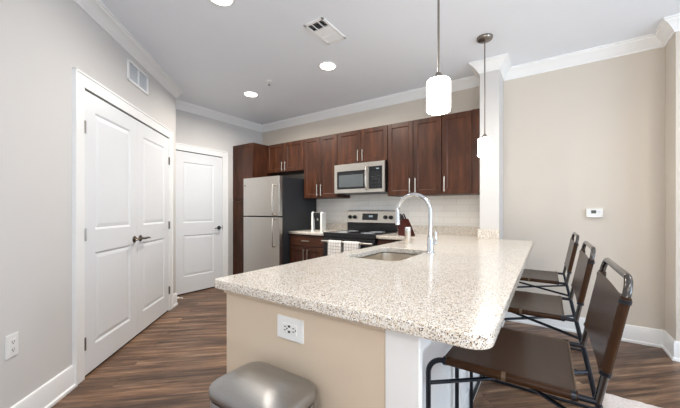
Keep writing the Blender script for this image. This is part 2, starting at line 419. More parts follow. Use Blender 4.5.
# double closet doors: t 0.25 .. 1.755, meeting at 1.01; local x = -t
casing(-1.755, -0.25, 2.08, 0.095, 'trim_2', LOC_C, ROT_C)
def at_c(t): return (P0[0]+CW[0]*t, P0[1]+CW[1]*t, 0)
struct(MB().box(-1.755, -0.25, -0.0012, 0.0, 0.0, 0.02).build('closet_gap_shade_low', M['gasket'], loc=LOC_C, rotz=ROT_C))  # dark strip painting the shade under the closet doors
struct(MB().box(-1.755, -0.25, -0.0014, 0.0, 0.02, 2.08).build('closet_gap_shade', M['gasket'], loc=LOC_C, rotz=ROT_C))  # dark sheet behind the slabs, paints the shade in their gaps
wd = (1.755-0.25)/2-0.004
pn = [(0.125, wd-0.12, 0.20, 0.89), (0.125, wd-0.12, 1.06, 1.94)]
pn2 = [(0.12, wd-0.125, 0.20, 0.89), (0.12, wd-0.125, 1.06, 1.94)]
d1 = panel_door('door_1', wd, 2.066, pn, at_c(1.752), ROT_C); lever(d1, wd-0.055, 0.935, -0.6, M['dnickel']); hinges(d1, -0.002, (0.25, 1.03, 1.80))
d2 = panel_door('door_2', wd, 2.066, pn2, at_c(0.25+wd+0.003), ROT_C); lever(d2, 0.055, 0.935, 1, M['dnickel']); hinges(d2, wd+0.002, (0.25, 1.03, 1.80))
# pantry door in the left wall, local x = world +Y
casing(2.20, 2.972, 2.065, 0.09, 'trim_3', (XP, 0, 0), PI/2)
struct(MB().box(2.20, 2.972, -0.0014, 0.0, 0.0, 2.065).build('pantry_gap_shade', M['gasket'], loc=(XP, 0, 0), rotz=PI/2))  # dark sheet painting the shade in the gaps round the pantry door
d3 = panel_door('door_3', 0.766, 2.052, [(0.13, 0.766-0.155, 0.25, 0.85), (0.13, 0.766-0.155, 1.03, 1.91)], (XP, 2.203, 0), PI/2)
lever(d3, 0.766-0.065, 0.935, -0.9, M['black']); 
h = MB().box(0.760, 0.772, -0.016, -0.010, 0.90, 0.97).build('strike_plate', M['nickel'], d3)

# door stop on the corner baseboard
t = thing('door_stop', 'small white spring door stop on the corner baseboard', 'door stop', (P0[0]+0.012, P0[1]+0.02, 0.085), math.radians(30))
MB().lathe([(0, 0), (0.012, 0), (0.012, 0.008), (0.006, 0.01), (0.005, 0.05), (0.009, 0.052), (0.009, 0.065), (0, 0.067)], (0, 0, 0), 'x', 12).build('spring', M['white'], t)

# ------------------------------------------------------------------ wall and ceiling fittings
def outlet(name, label, loc, rotz, horizontal=False, gfci=False):
    t = thing(name, label, 'outlet', loc, rotz)
    hw, hh = (0.062, 0.04) if horizontal else (0.037, 0.06)
    MB().box(-hw, hw, -0.006, 0.0, -hh, hh, 0.003).build('cover_plate', M['white'], t)
    rw, rh = (0.034, 0.017) if horizontal else (0.017, 0.034)
    MB().box(-rw, rw, -0.0085, -0.003, -rh, rh, 0.002).build('receptacle', M['white'], t)
    m = MB()
    for s in (-1, 1):
        for q in (-1, 1):
            cx, cz = (s*0.02, q*0.006) if horizontal else (q*0.006, s*0.02)
            if horizontal: m.box(cx-0.0045, cx+0.0045, -0.0092, -0.008, cz-0.0014, cz+0.0014)
            else: m.box(cx-0.0014, cx+0.0014, -0.0092, -0.008, cz-0.0045, cz+0.0045)
        if horizontal: m.lathe([(0, -0.0092), (0.003, -0.0092), (0.003, -0.008), (0, -0.008)], (s*0.02+0.0095, 0, 0), 'y', 10)
        else: m.lathe([(0, -0.0092), (0.003, -0.0092), (0.003, -0.008), (0, -0.008)], (0, 0, s*0.02-0.0095), 'y', 10)
        m.build('socket', M['slot'], t); m = MB()
    if gfci:
        for q in (-1, 1): MB().box(-0.005, 0.005, -0.0096, -0.008, q*0.0095-0.0035, q*0.0095+0.0035).build('button', M['slot'], t)
    m.bm.free()
    return t
oc = at_c(2.304)
outlet('wall_outlet', 'white upright outlet low on the grey wall beside the baseboard', (oc[0], oc[1], 0.482), ROT_C)

# return air grille on the closet wall
gc = at_c(0.965)
t = thing('wall_vent', 'white framed two-section air grille high on the wall above the closet doors', 'vent', (gc[0], gc[1], 2.49), ROT_C)
m = MB(); hw, hh = 0.195, 0.097
m.box(-hw, hw, -0.012, 0, hh-0.022, hh, 0.003); m.box(-hw, hw, -0.012, 0, -hh, -hh+0.022, 0.003)
m.box(-hw, -hw+0.022, -0.012, 0, -hh, hh, 0.003); m.box(hw-0.022, hw, -0.012, 0, -hh, hh, 0.003); m.box(-0.01, 0.01, -0.011, 0, -hh, hh, 0.002)
m.build('frame', M['trim'], t)
m = MB(); m.box(-hw+0.02, hw-0.02, -0.002, 0, -hh+0.02, hh-0.02)
k = -hh+0.026
while k < hh-0.024:
    for a, b in ((-hw+0.022, -0.01), (0.01, hw-0.022)):
        m.poly([(a, -0.001, k), (b, -0.001, k), (b, -0.005, k+0.0075), (a, -0.005, k+0.0075)])
    k += 0.009
m.build('louvers', M['grillegrey'], t)

# ceiling register
t = thing('ceiling_vent', 'white rectangular air register with three louver sections in the ceiling', 'vent', (-1.575, 2.09, CEIL), 0)
m = MB(); a, b = 0.10, 0.175
for x0, x1, y0, y1 in ((-a, a, -b, -b+0.025), (-a, a, b-0.025, b), (-a, -a+0.022, -b, b), (a-0.022, a, -b, b)): m.box(x0, x1, y0, y1, -0.010, 0.0, 0.003)
m.build('frame', M['trim'], t)
MB().box(-a+0.01, a-0.01, -b+0.01, b-0.01, -0.0012, 0).build('duct_shade_plate', M['duct'], t)  # flat dark plate, paints the shade behind the open louvers
m = MB()
for k in range(5):                     # open end louvers
    y = -b+0.03+k*0.018
    m.poly([(-a+0.022, y, -0.001), (a-0.022, y, -0.001), (a-0.022, y-0.009, -0.010), (-a+0.022, y-0.009, -0.010)])
for k in range(2): m.box(-a+0.068+k*0.064-0.002, -a+0.068+k*0.064+0.002, -b+0.025, -0.06, -0.010, -0.002)
for k in range(15):                    # middle louvers run lengthwise
    x = -a+0.026+k*0.0105
    m.poly([(x, -0.055, -0.001), (x, 0.06, -0.001), (x-0.010, 0.06, -0.010), (x-0.010, -0.055, -0.010)])
for k in range(8):
    y = 0.068+k*0.011
    m.poly([(-a+0.022, y, -0.002), (a-0.022, y, -0.002), (a-0.022, y+0.010, -0.009), (-a+0.022, y+0.010, -0.009)])
m.box(-a+0.02, a-0.02, -0.061, -0.055, -0.011, -0.001); m.box(-a+0.02, a-0.02, 0.06, 0.066, -0.011, -0.001)
m.build('louvers', M['trim'], t)

# sprinkler head
t = thing('sprinkler_head', 'tiny chrome fire sprinkler head between the two back downlights', 'sprinkler', (-2.73, 2.51, CEIL))
MB().lathe([(0, 0), (0.032, 0), (0.030, -0.006), (0.012, -0.010), (0, -0.011)], n=24).build('escutcheon', M['trim'], t)
MB().lathe([(0, -0.010), (0.008, -0.010), (0.008, -0.03), (0.004, -0.035), (0.004, -0.045), (0.016, -0.046), (0.016, -0.048), (0, -0.048)], n=16).build('deflector', M['chrome'], t)

# recessed downlights
proto = thing('recessed_light', '', 'ceiling light', (CANS[0][0], CANS[0][1], CEIL))
MB().lathe([(0.078, 0.0), (0.097, 0.0), (0.097, -0.003), (0.092, -0.006), (0.080, -0.005)], n=40).build('trim_ring', M['trim'], proto, smooth=40)
MB().lathe([(0, -0.001), (0.079, -0.001), (0.078, -0.008), (0.06, -0.014), (0, -0.017)], n=40).build('lens', M['lens'], proto)
lab = ['lit round ceiling downlight nearest the ceiling vent', 'lit round ceiling downlight nearest the back corner, in front of the fridge',
       'lit round ceiling downlight cut by the top edge of the photo']
for i, (x, y) in enumerate(CANS):
    o = proto if i == 0 else copy_tree(proto)
    o.location = (x, y, CEIL); o['group'] = 'recessed ceiling downlights'
    o['label'] = lab[i] if i < 3 else 'unseen ceiling downlight added in the living room for its light'
    area('downlight_lamp', (x, y, CEIL-0.02), (0, 0, 0), 0.14, 0.14, CAN_POWER[i], (1.0, 0.94, 0.86), math.radians(165), 'DISK')

# thermostat
t = thing('thermostat', 'small white thermostat with grey screen on the beige wall', 'thermostat', (0.375, YW, 1.183))
m = MB(); m.box(-0.062, 0.062, -0.026, 0, -0.04, 0.04, 0.006); m.box(-0.058, 0.058, -0.029, -0.02, -0.043, -0.034, 0.003); m.build('housing', M['white'], t)
MB().box(-0.026, 0.012, -0.0275, -0.02, -0.006, 0.024, 0.001).build('display', M['screen'], t)
m = MB()
for x in (0.026, 0.038): m.box(x-0.003, x+0.003, -0.028, -0.02, 0.0, 0.02, 0.001)
m.build('button', M['grillegrey'], t)

# ------------------------------------------------------------------ cabinets (front face local y=0, towards -y; x 0..w)
def shaker(name, x0, x1, z0, z1, parent, mat=None, fr=0.055, y=-0.0):
    m = MB(); yf = y-0.02
    m.box(x0, x0+fr, yf, y-0.001, z0, z1, 0.002, 1); m.box(x1-fr, x1, yf, y-0.001, z0, z1, 0.002, 1)
    m.box(x0+fr, x1-fr, yf, y-0.001, z0, z0+fr, 0.002, 1); m.box(x0+fr, x1-fr, yf, y-0.001, z1-fr, z1, 0.002, 1)
    m.box(x0+fr, x1-fr, y-0.010, y-0.001, z0+fr, z1-fr)
    m.frustum(x0+fr, x1-fr, z0+fr, z1-fr, yf+0.002, yf+0.0075, 0.008)
    return m.build(name, mat or M['cab'], parent)
def bar_handle(parent, x, z0, z1=None, x1=None, y=-0.02):
    m = MB(); r = 0.0065
    if x1 is None:
        m.tube([(x, y-0.03, z0), (x, y-0.03, z1)], r, 10)
        for z in (z0+0.018, z1-0.018): m.tube([(x, y+0.001, z), (x, y-0.03, z)], 0.0045, 8)
    else:
        m.tube([(x, y-0.03, z0), (x1, y-0.03, z0)], r, 10)
        for q in (x+0.018, x1-0.018): m.tube([(q, y+0.001, z0), (q, y-0.03, z0)], 0.0045, 8)
    h = m.build('handle', M['nickel'], parent, smooth=40); h['label'] = 'satin nickel bar handle'; return h
def wall_cabinet(label, x0, x1, yf, z0, z1, doors, name='wall_cabinet', yb=None, filler=None):
    t = thing(name, label, 'cabinet', (x0, yf, z0)); W = x1-x0; Hh = z1-z0; D = (yb or YW-0.002)-yf
    m = MB(); m.box(0.001, W-0.001, 0, D, 0, Hh, 0.001, 1)
    if filler: m.box(filler, W-0.001, -0.02, 0.001, 0, Hh, 0.001, 1)
    m.build('body', M['cab'], t)
    for (a, b, hx, hz0, hz1) in doors:
        d = shaker('door', a, b, 0.004, Hh-0.004, t)
        if hx is not None: bar_handle(d, hx, hz0, hz1)
    return t
UF = 3.486; UZ0, UZ1 = 1.387, 2.28
def two(W, H0=0.03, L=0.17): return [(0.004, W/2-0.002, W/2-0.035, H0, H0+L), (W/2+0.002, W-0.004, W/2+0.035, H0, H0+L)]
wall_cabinet('dark wood double-door wall cabinet between microwave and single-door cabinet', -1.648, -0.982, UF, UZ0, UZ1, two(0.666))
wall_cabinet('dark wood single-door wall cabinet against the white pilaster', -0.982, -0.588, UF, UZ0, UZ1, [(0.004, 0.318, 0.035, 0.03, 0.20)], filler=0.322)
wall_cabinet('short dark wood two-door cabinet directly above the microwave', -2.412, -1.648, UF, 1.83, UZ1, two(0.764, 0.025, 0.15))
wall_cabinet('dark wood two-door wall cabinet above the coffee maker', -3.022, -2.412, UF, UZ0, UZ1, two(0.61))
wall_cabinet('short dark wood two-door cabinet above the refrigerator', -3.823, -3.022, UF, 1.815, UZ1, two(0.801, 0.02, 0.14))
# tall cabinet in the corner
t = thing('tall_cabinet', 'tall dark wood pantry cabinet left of the refrigerator', 'cabinet', (-4.317, 3.19, 0))
MB().box(0, 0.492, 0, YW-3.19-0.002, 0.09, 2.28, 0.001, 1).build('body', M['cab'], t)
MB().box(0.01, 0.485, 0.05, 0.6, 0, 0.09).build('toe_kick', M['cabh'], t)
shaker('door', 0.004, 0.488, 1.385, 2.276, t); shaker('door', 0.004, 0.488, 0.10, 1.375, t)
# filler panel between tall cabinet and the left wall
# base cabinets
BF = 3.20
def base_cabinet(label, x0, x1, drawers, doors):
    t = thing('base_cabinet', label, 'cabinet', (x0, BF, 0)); W = x1-x0
    MB().box(0, W, 0, YW-BF-0.003, 0.10, 0.874, 0.001, 1).build('body', M['cab'], t)
    MB().box(0.0, W, 0.06, 0.5, 0, 0.10).build('toe_kick', M['cabh'], t)
    for a, b in drawers:
        m = MB(); m.box(a, b, -0.02, -0.001, 0.715, 0.862, 0.003, 1); d = m.build('drawer', M['cabh'], t)
        bar_handle(d, (a+b)/2-0.065, 0.79, x1=(a+b)/2+0.065)
    for a, b, hx in doors:
        d = shaker('door', a, b, 0.105, 0.705, t); bar_handle(d, hx, 0.50, 0.68)
    return t
base_cabinet('dark wood base cabinet with a drawer under the coffee maker counter', -3.036, -2.412, [(0.006, 0.62)], [(0.006, 0.312, 0.28), (0.315, 0.62, 0.347)])
base_cabinet('dark wood base cabinet between the range and the peninsula', -1.645, -1.14, [(0.006, 0.46)], [(0.006, 0.46, 0.04)])

# ------------------------------------------------------------------ countertops
ZT, TH = 0.914, 0.038
def counter_mesh(name, outer, holes=()):
    cu = bpy.data.curves.new(name, 'CURVE'); cu.dimensions = '2D'; cu.fill_mode = 'BOTH'
    cu.extrude = TH/2-0.004; cu.bevel_depth = 0.004; cu.bevel_resolution = 2; cu.offset = -0.004
    for pts in (outer,)+tuple(holes):
        sp = cu.splines.new('POLY'); sp.points.add(len(pts)-1); sp.use_cyclic_u = True
        for p, (x, y) in zip(sp.points, pts): p.co = (x, y, 0, 1)
    o = bpy.data.objects.new(name, cu); COL.objects.link(o)
    dg = bpy.context.evaluated_depsgraph_get(); me = bpy.data.meshes.new_from_object(o.evaluated_get(dg))
    bpy.data.objects.remove(o); me.transform(Matrix.Translation((0, 0, ZT-TH/2))); me.name = name
    return me
r = 0.055
outer = [(-1.166, 0.756+0.02), (-1.160, 0.762), (-1.146, 0.756)]
for k in range(9):
    a = math.radians(-90+90*k/8); outer.append((-0.105-r+r*math.cos(a), 0.756+r+r*math.sin(a)))
outer += [(-0.105, 3.455), (-0.590, 3.455), (-0.590, YW-0.001), (-1.648, YW-0.001), (-1.648, 3.165), (-1.166, 3.165)]
SX0, SX1, SY0, SY1 = -1.07, -0.70, 1.60, 2.19
hole = rrect(SX0, SX1, SY0, SY1, 0.07, 6)[::-1]
ctop = build_obj('countertop', counter_mesh('countertop', outer, (hole,)), M['granite'])
tag(ctop, 'long speckled cream granite countertop with the sink, running along the peninsula', 'countertop')
MB().box(-1.648, -0.587, YW-0.03, YW-0.009, ZT, 1.016, 0.003).build('backsplash', M['granite'], ctop)
MB().box(-0.602, -0.402, 3.443, 3.464, ZT, 1.016, 0.003).build('backsplash', M['granite'], ctop)
MB().box(-0.607, -0.587, 3.464, YW-0.03, ZT, 1.016, 0.003).build('backsplash', M['granite'], ctop)
c2 = build_obj('countertop', counter_mesh('countertop_short', [(-3.040, 3.165), (-2.412, 3.165), (-2.412, YW-0.001), (-3.040, YW-0.001)]), M['granite'])
tag(c2, 'short speckled granite countertop between refrigerator and range', 'countertop')
MB().box(-3.040, -2.413, YW-0.03, YW-0.009, ZT, 1.016, 0.003).build('backsplash', M['granite'], c2)

# sink basin (undermount)
t = thing('kitchen_sink', 'stainless steel undermount sink set in the granite below the faucet', 'sink', (0, 0, 0))
rings = []
for (i, z, rr) in ((-0.012, 0.874, 0.08), (-0.006, 0.874, 0.075), (0.0, 0.872, 0.07), (0.004, 0.80, 0.07), (0.010, 0.72, 0.07), (0.03, 0.695, 0.06), (0.12, 0.688, 0.03)):
    rings.append([(x, y, z) for x, y in rrect(SX0+i, SX1-i, SY0+i, SY1-i, rr, 6)])
m = MB(); m.loft(rings, caps=False); m.bm.faces.new([m.bm.verts.new(p) for p in rings[-1]])
b = m.build('basin', M['canister'], t, smooth=50)
MB().lathe([(0, 0.6895), (0.042, 0.6895), (0.042, 0.692), (0.03, 0.692), (0.0, 0.690)], ((SX0+SX1)/2, (SY0+SY1)/2, 0), n=24).build('drain', M['chrome'], t)

# faucet
FX, FY = -0.655, 2.05
t = thing('faucet', 'tall chrome gooseneck pull-down faucet behind the sink', 'faucet', (FX, FY, ZT), 0)
MB().lathe([(0, 0), (0.030, 0), (0.030, 0.006), (0.024, 0.012), (0.022, 0.02), (0.0215, 0.10), (0.018, 0.115), (0.013, 0.12), (0, 0.12)], n=28).build('base', M['chrome'], t, smooth=40)
R = 0.122; dv = Vector((-1, 0.05, 0)).normalized()
pts = [Vector((0, 0, 0.11)), Vector((0, 0, 0.2)), Vector((0, 0, 0.275))]+arc(dv*R+Vector((0, 0, 0.28)), R, 180, 0, 20, dv, (0, 0, 1))
pts += [dv*2*R+Vector((0, 0, 0.265))]
MB().tube(pts, 0.0135, 16).build('spout', M['chrome'], t, smooth=60)
hd = dv*2*R
MB().lathe([(0, 0.27), (0.0135, 0.27), (0.015, 0.25), (0.0155, 0.215), (0.018, 0.19), (0.017, 0.185), (0, 0.185)], (hd.x, hd.y, 0), n=20).build('spray_head', M['chrome'], t, smooth=50)
lv = MB(); lv.tube([(0.018, -0.002, 0.065), (0.040, -0.008, 0.07)], 0.014, 14); lv.tube([(0.038, -0.008, 0.068), (0.041, -0.010, 0.09), (0.040, -0.012, 0.13), (0.038, -0.013, 0.15)], [0.009, 0.008, 0.006, 0.005], 12)
lv.build('lever', M['chrome'], t, smooth=50)

# ------------------------------------------------------------------ peninsula base
t = thing('kitchen_peninsula', 'beige-ended peninsula base with white panelled seating side under the granite', 'kitchen peninsula', (-0.75, 2.1, 0))
def B(name, mat, *boxes, par=t, bev=0.001):
    m = MB()
    for x0, x1, y0, y1, z0, z1 in boxes: m.box(x0+0.75, x1+0.75, y0-2.1, y1-2.1, z0, z1, bev, 1)
    return m.build(name, mat, par)
ZB = 0.875
B('end_wall', M['panel'], (-1.118, -0.383, 0.79, 0.89, 0, ZB))
B('end_trim', M['panel'], (-1.124, -0.382, 0.779, 0.791, 0.858, ZB), bev=0.002)
B('back_panel', M['trim'], (-0.46, -0.396, 0.892, 3.44, 0, ZB))
B('post', M['trim'], (-0.382, -0.28, 0.787, 0.812, 0, ZB), bev=0.003)
B('support_ledger', M['trim'], (-0.382, -0.285, 0.812, 3.40, 0.81, ZB), bev=0.002)
m = MB()
for y0, y1 in ((0.90, 0.98), (1.72, 1.79), (2.53, 2.60), (3.36, 3.44)): m.box(-0.397+0.75, -0.383+0.75, y0-2.1, y1-2.1, 0.0, 0.81, 0.002, 1)
m.box(-0.397+0.75, -0.3835+0.75, 0.90-2.1, 3.44-2.1, 0.0, 0.13, 0.002, 1); m.box(-0.397+0.75, -0.3835+0.75, 0.90-2.1, 3.44-2.1, 0.74, 0.81, 0.002, 1)
m.build('panel_frame', M['trim'], t)
cb = B('cabinet_body', M['cab'], (-1.118, -0.462, 0.892, 1.50, 0.10, ZB), (-1.118, -0.462, 2.25, 3.44, 0.10, ZB), (-1.118, -1.095, 1.50, 2.25, 0.10, ZB), (-1.118, -0.462, 1.50, 2.25, 0.10, 0.60))
B('toe_kick', M['cabh'], (-1.06, -0.47, 0.892, 3.44, 0, 0.10))
y = 0.90
for wdt in (0.45, 0.46, 0.46, 0.45, 0.42):
    # cabinet doors on the kitchen side face -X
    m = MB(); x = -1.118+0.75; fr = 0.055; a, b_ = y-2.1+0.003, y-2.1+wdt-0.003
    for q in ((a, a+fr, 0.11, 0.865), (b_-fr, b_, 0.11, 0.865), (a+fr, b_-fr, 0.11, 0.165), (a+fr, b_-fr, 0.81, 0.865)): m.box(x-0.02, x-0.001, q[0], q[1], q[2], q[3], 0.002, 1)
    m.box(x-0.012, x-0.001, a+fr, b_-fr, 0.165, 0.81); m.build('door', M['cab'], t); y += wdt
outlet('peninsula_outlet', 'white sideways outlet on the beige end of the peninsula', (-0.749, 0.79, 0.785), 0, True, True)

# ------------------------------------------------------------------ refrigerator
t = thing('refrigerator', 'stainless steel top-freezer refrigerator with dark sides', 'refrigerator', (-3.428, 3.375, 0))
w2 = 0.381; y0 = 2.985-3.375
MB().box(-w2, w2, y0+0.075, 0.42, 0.03, 1.685, 0.006).build('body', M['fridge_side'], t)
MB().box(-w2+0.004, w2-0.004, y0+0.062, y0+0.076, 0.05, 1.68).build('gasket', M['gasket'], t)
fd = MB().box(-w2, w2, y0, y0+0.064, 1.128, 1.69, 0.012, 4).build('freezer_door', M['steel'], t, smooth=40)
rd = MB().box(-w2, w2, y0, y0+0.064, 0.075, 1.112, 0.012, 4).build('door', M['steel'], t, smooth=40)
MB().box(-w2+0.01, w2-0.01, y0+0.02, y0+0.08, 0.0, 0.07).build('kick_plate', M['black'], t)
for par, za, zb in ((fd, 1.15, 1.56), (rd, 0.71, 1.09)):
    n = 12; hx = w2-0.075; P = []
    for k in range(n+1):
        s_ = k/n; P.append((hx, y0-0.052-0.014*math.sin(PI*s_), za+(zb-za)*s_))
    P = [(hx, y0+0.002, za-0.0)]+[(hx, y0-0.03, za-0.0)]+P+[(hx, y0-0.03, zb)]+[(hx, y0+0.002, zb)]
    MB().tube(P, 0.0125, 12).build('handle', M['nickel'], par, smooth=60)
MB().lathe([(0, y0+0.001), (0.013, y0+0.001), (0.013, y0-0.002), (0, y0-0.002)], (-w2+0.04, 0, 1.58), 'y', 20).build('badge', M['dnickel'], fd)

# ------------------------------------------------------------------ range
t = thing('range', 'stainless and black glass-top electric range between counters', 'stove', (-2.03, 3.15, 0))
w2 = 0.379
MB().box(-w2, w2, 0.03, 0.645, 0.03, 0.905, 0.003).build('body', M['black'], t)
m = MB(); m.box(-w2, w2, 0.0, 0.60, 0.905, 0.925, 0.004); m.box(-w2, w2, -0.006, 0.03, 0.862, 0.926, 0.008); m.build('cooktop', M['blackglass'], t)
m = MB()
for x, y_, rr in ((-0.19, 0.16, 0.10), (0.19, 0.16, 0.085), (-0.19, 0.42, 0.08), (0.19, 0.42, 0.10)):
    m = MB()
    for q in (rr, rr*0.6): m.tube([(x+q*math.cos(a), y_+q*math.sin(a), 0.9252) for a in (2*PI*k/36 for k in range(36))], 0.0009, 4, closed=True)
    m.build('burner_ring', M['grillegrey'], t)
MB().box(-w2, w2, 0.575, 0.64, 0.925, 1.04, 0.003).build('backguard_base', M['blackglass'], t)
m = MB(); m.loft([[(-w2, 0.560, 1.04), (w2, 0.560, 1.04), (w2, 0.65, 1.04), (-w2, 0.65, 1.04)], [(-w2, 0.585, 1.195), (w2, 0.585, 1.195), (w2, 0.65, 1.195), (-w2, 0.65, 1.195)], [(-w2+0.004, 0.592, 1.205), (w2-0.004, 0.592, 1.205), (w2-0.004, 0.645, 1.205), (-w2+0.004, 0.645, 1.205)]])
bgd = m.build('backguard', M['steelx'], t)
MB().loft([[(-0.125, 0.562, 1.075), (0.115, 0.562, 1.075), (0.115, 0.58, 1.075), (-0.125, 0.58, 1.075)], [(-0.125, 0.577, 1.165), (0.115, 0.577, 1.165), (0.115, 0.59, 1.165), (-0.125, 0.59, 1.165)]]).build('control_panel', M['blackglass'], bgd)
MB().loft([[(-0.02, 0.567, 1.115), (0.04, 0.567, 1.115), (0.04, 0.575, 1.115), (-0.02, 0.575, 1.115)], [(-0.02, 0.571, 1.14), (0.04, 0.571, 1.14), (0.04, 0.58, 1.14), (-0.02, 0.58, 1.14)]]).build('clock', M['display'], bgd)
for x in (-0.325, -0.245, 0.235, 0.315):
    MB().lathe([(0, 0.575), (0.026, 0.575), (0.026, 0.552), (0.022, 0.543), (0.019, 0.532), (0, 0.530)], (x, 0, 1.115), 'y', 24).build('knob', M['black'], bgd, smooth=40)
dr = MB().box(-w2+0.003, w2-0.003, -0.004, 0.03, 0.22, 0.858, 0.005).build('oven_door', M['black'], t)
MB().box(-w2+0.07, w2-0.07, -0.007, -0.003, 0.36, 0.72, 0.002).build('oven_window', M['blackglass'], dr)
m = MB(); m.tube([(-w2+0.01, -0.05, 0.815), (w2-0.01, -0.05, 0.815)], 0.0135, 14)
for x in (-w2+0.03, w2-0.03): m.tube([(x, -0.004, 0.815), (x, -0.05, 0.815)], 0.011, 12)
m.build('handle', M['steelx'], dr, smooth=50)
MB().box(-w2+0.003, w2-0.003, -0.004, 0.03, 0.05, 0.21, 0.005).build('storage_drawer', M['steelx'], t)

# dish towels over the oven handle
def towel(label, x0, x1, zl, seed):
    rnd = random.Random(seed); m = MB(); nx = 22; cy, cz = 3.15-0.05, 0.815; R_ = 0.0165
    prof = [(cy+0.020, zl+0.10)]+[(cy+0.019, zl+0.10+(cz-zl-0.10)*k/6) for k in range(1, 6)]
    prof += [(cy+R_*math.cos(math.radians(a)), cz+R_*math.sin(math.radians(a))) for a in range(0, 181, 20)]
    prof += [(cy-R_-0.004*k/8, cz-(cz-zl)*k/8) for k in range(1, 9)]
    ph = rnd.random()*6
    rows = []
    for j, (yy, zz) in enumerate(prof):
        dep = max(0, (cz-zz))/0.3
        rows.append([m.bm.verts.new((x0+(x1-x0)*i/nx+0.004*math.sin(i*0.7+ph)*dep, yy-0.006*dep*(1+math.sin(i*2*PI/9+ph)), zz)) for i in range(nx+1)])
    for a, b in zip(rows, rows[1:]):
        for i in range(nx): m.bm.faces.new((a[i], a[i+1], b[i+1], b[i]))
    o = m.build('dish_towel', M['towel'], smooth=60)
    md = o.modifiers.new('thickness', 'SOLIDIFY'); md.thickness = 0.003; md.offset = 1
    return tag(o, label, 'towel', 'dish towels on the oven handle')
towel('white checked dish towel nearer the coffee maker end of the oven handle', -2.285, -2.085, 0.50, 1)
towel('white checked dish towel in the middle of the oven handle, nearer the faucet', -2.045, -1.835, 0.50, 5)

# ------------------------------------------------------------------ microwave
t = thing('microwave', 'stainless over-the-range microwave under the short cabinet', 'microwave', (-2.03, 3.42, 1.435))
w2 = 0.378; Hm = 0.392
MB().box(-w2, w2, 0.0, YW-3.42-0.003, 0, Hm, 0.003).build('body', M['black'], t)
m = MB(); wl, wr, wb, wt = -w2+0.045, 0.105, 0.055, 0.295
m.box(-w2, wl, -0.025, 0.001, 0.004, Hm-0.004, 0.003); m.box(wr, 0.155, -0.025, 0.001, 0.004, Hm-0.004, 0.002)
m.box(wl, wr, -0.025, 0.001, 0.004, wb, 0.002); m.box(wl, wr, -0.025, 0.001, wt, Hm-0.004, 0.002)
dr = m.build('door', M['steelx'], t)
m = MB(); m.box(wl, wr, -0.022, 0.0, wb, wt); m.build('window_surround', M['blackglass'], dr)
MB().box(wl+0.03, wr-0.03, -0.0235, -0.02, wb+0.028, wt-0.05, 0.001).build('window', M['greyglass'], dr)
m = MB(); P = [(0.13, -0.02, 0.04), (0.13, -0.05, 0.05)]+[(0.13, -0.055-0.012*math.sin(PI*k/8), 0.06+0.25*k/8) for k in range(9)]+[(0.13, -0.05, 0.32), (0.13, -0.02, 0.33)]
m.tube(P, 0.011, 12); m.build('handle', M['nickel'], dr, smooth=60)
m = MB(); m.box(0.157, w2, -0.025, 0.001, 0.004, 0.045, 0.002); m.box(0.157, w2, -0.025, 0.001, 0.33, Hm-0.004, 0.002); m.box(0.345, w2, -0.025, 0.001, 0.045, 0.33, 0.002)
fc = m.build('fascia', M['steelx'], t)
MB().box(0.157, 0.345, -0.022, 0, 0.045, 0.33).build('control_panel', M['blackglass'], fc)
for i in range(3):
    for j in range(4): MB().box(0.20+i*0.042, 0.222+i*0.042, -0.0228, -0.021, 0.075+j*0.04, 0.087+j*0.04).build('button', M['fridge_side'], fc)
MB().box(0.26, 0.30, -0.0228, -0.021, 0.29, 0.305).build('clock', M['display'], fc)

# ------------------------------------------------------------------ small things on the counters
t = thing('coffee_maker', 'small white and black pod coffee maker on the short counter', 'coffee maker', (-2.74, 3.47, ZT), math.radians(22))
w_ = 0.078
m = MB()
for s_ in (-1, 1):
    prof = [(-0.10, 0), (0.11, 0), (0.11, 0.24), (0.09, 0.268), (-0.07, 0.275), (-0.10, 0.25), (-0.105, 0.10)]
    xa, xb = (-w_, -w_+0.026) if s_ < 0 else (w_-0.026, w_)
    m.loft([[(xa, y_, z_) for y_, z_ in prof], [(xb, y_, z_) for y_, z_ in prof]])
m.build('side_shell', M['white'], t)
m = MB(); m.box(-w_+0.024, w_-0.024, -0.02, 0.11, 0, 0.262, 0.004); m.box(-w_+0.024, w_-0.024, -0.09, 0.0, 0.185, 0.262, 0.01); m.build('brew_unit', M['black'], t)
MB().box(-w_+0.026, w_-0.026, -0.10, -0.01, 0.0, 0.018, 0.003).build('drip_tray', M['nickel'], t)
MB().tube([(0, -0.055, 0.15), (0, -0.055, 0.19)], 0.012, 14).build('spout', M['nickel'], t)
MB().box(-0.03, 0.03, -0.07, 0.04, 0.262, 0.272, 0.004).build('lid_lever', M['nickel'], t)

t = thing('knife_block', 'slanted red-brown knife block on the counter beside the range', 'knife block', (-1.36, 3.36, ZT), math.radians(-20))
sid = [(-0.075, 0), (0.095, 0), (0.055, 0.085), (-0.01, 0.195), (-0.085, 0.14)]
MB().loft([[(x, -0.05, z) for x, z in sid], [(x, 0.05, z) for x, z in sid]]).build('block', M['redwood'], t)
dirv = Vector((-0.075, 0, 0.055)).normalized(); up = Vector((-0.5, 0, 0.86))
for i, (u, y_, L) in enumerate(((0.2, -0.03, 0.10), (0.2, 0.03, 0.10), (0.5, -0.03, 0.09), (0.5, 0.03, 0.09), (0.8, -0.03, 0.08), (0.8, 0.03, 0.08))):
    p = Vector((-0.085, 0, 0.14)).lerp(Vector((-0.01, 0, 0.195)), u)+Vector((0, y_, 0))
    k_ = MB(); k_.tube([p-up*0.01, p+up*L*0.5, p+up*L], [0.008, 0.009, 0.007], 8); k_.build('knife_handle', M['black'], t)
t = thing('canister', 'small bright steel canister near the sink and knife block', 'canister', (-1.035, 2.60, ZT))
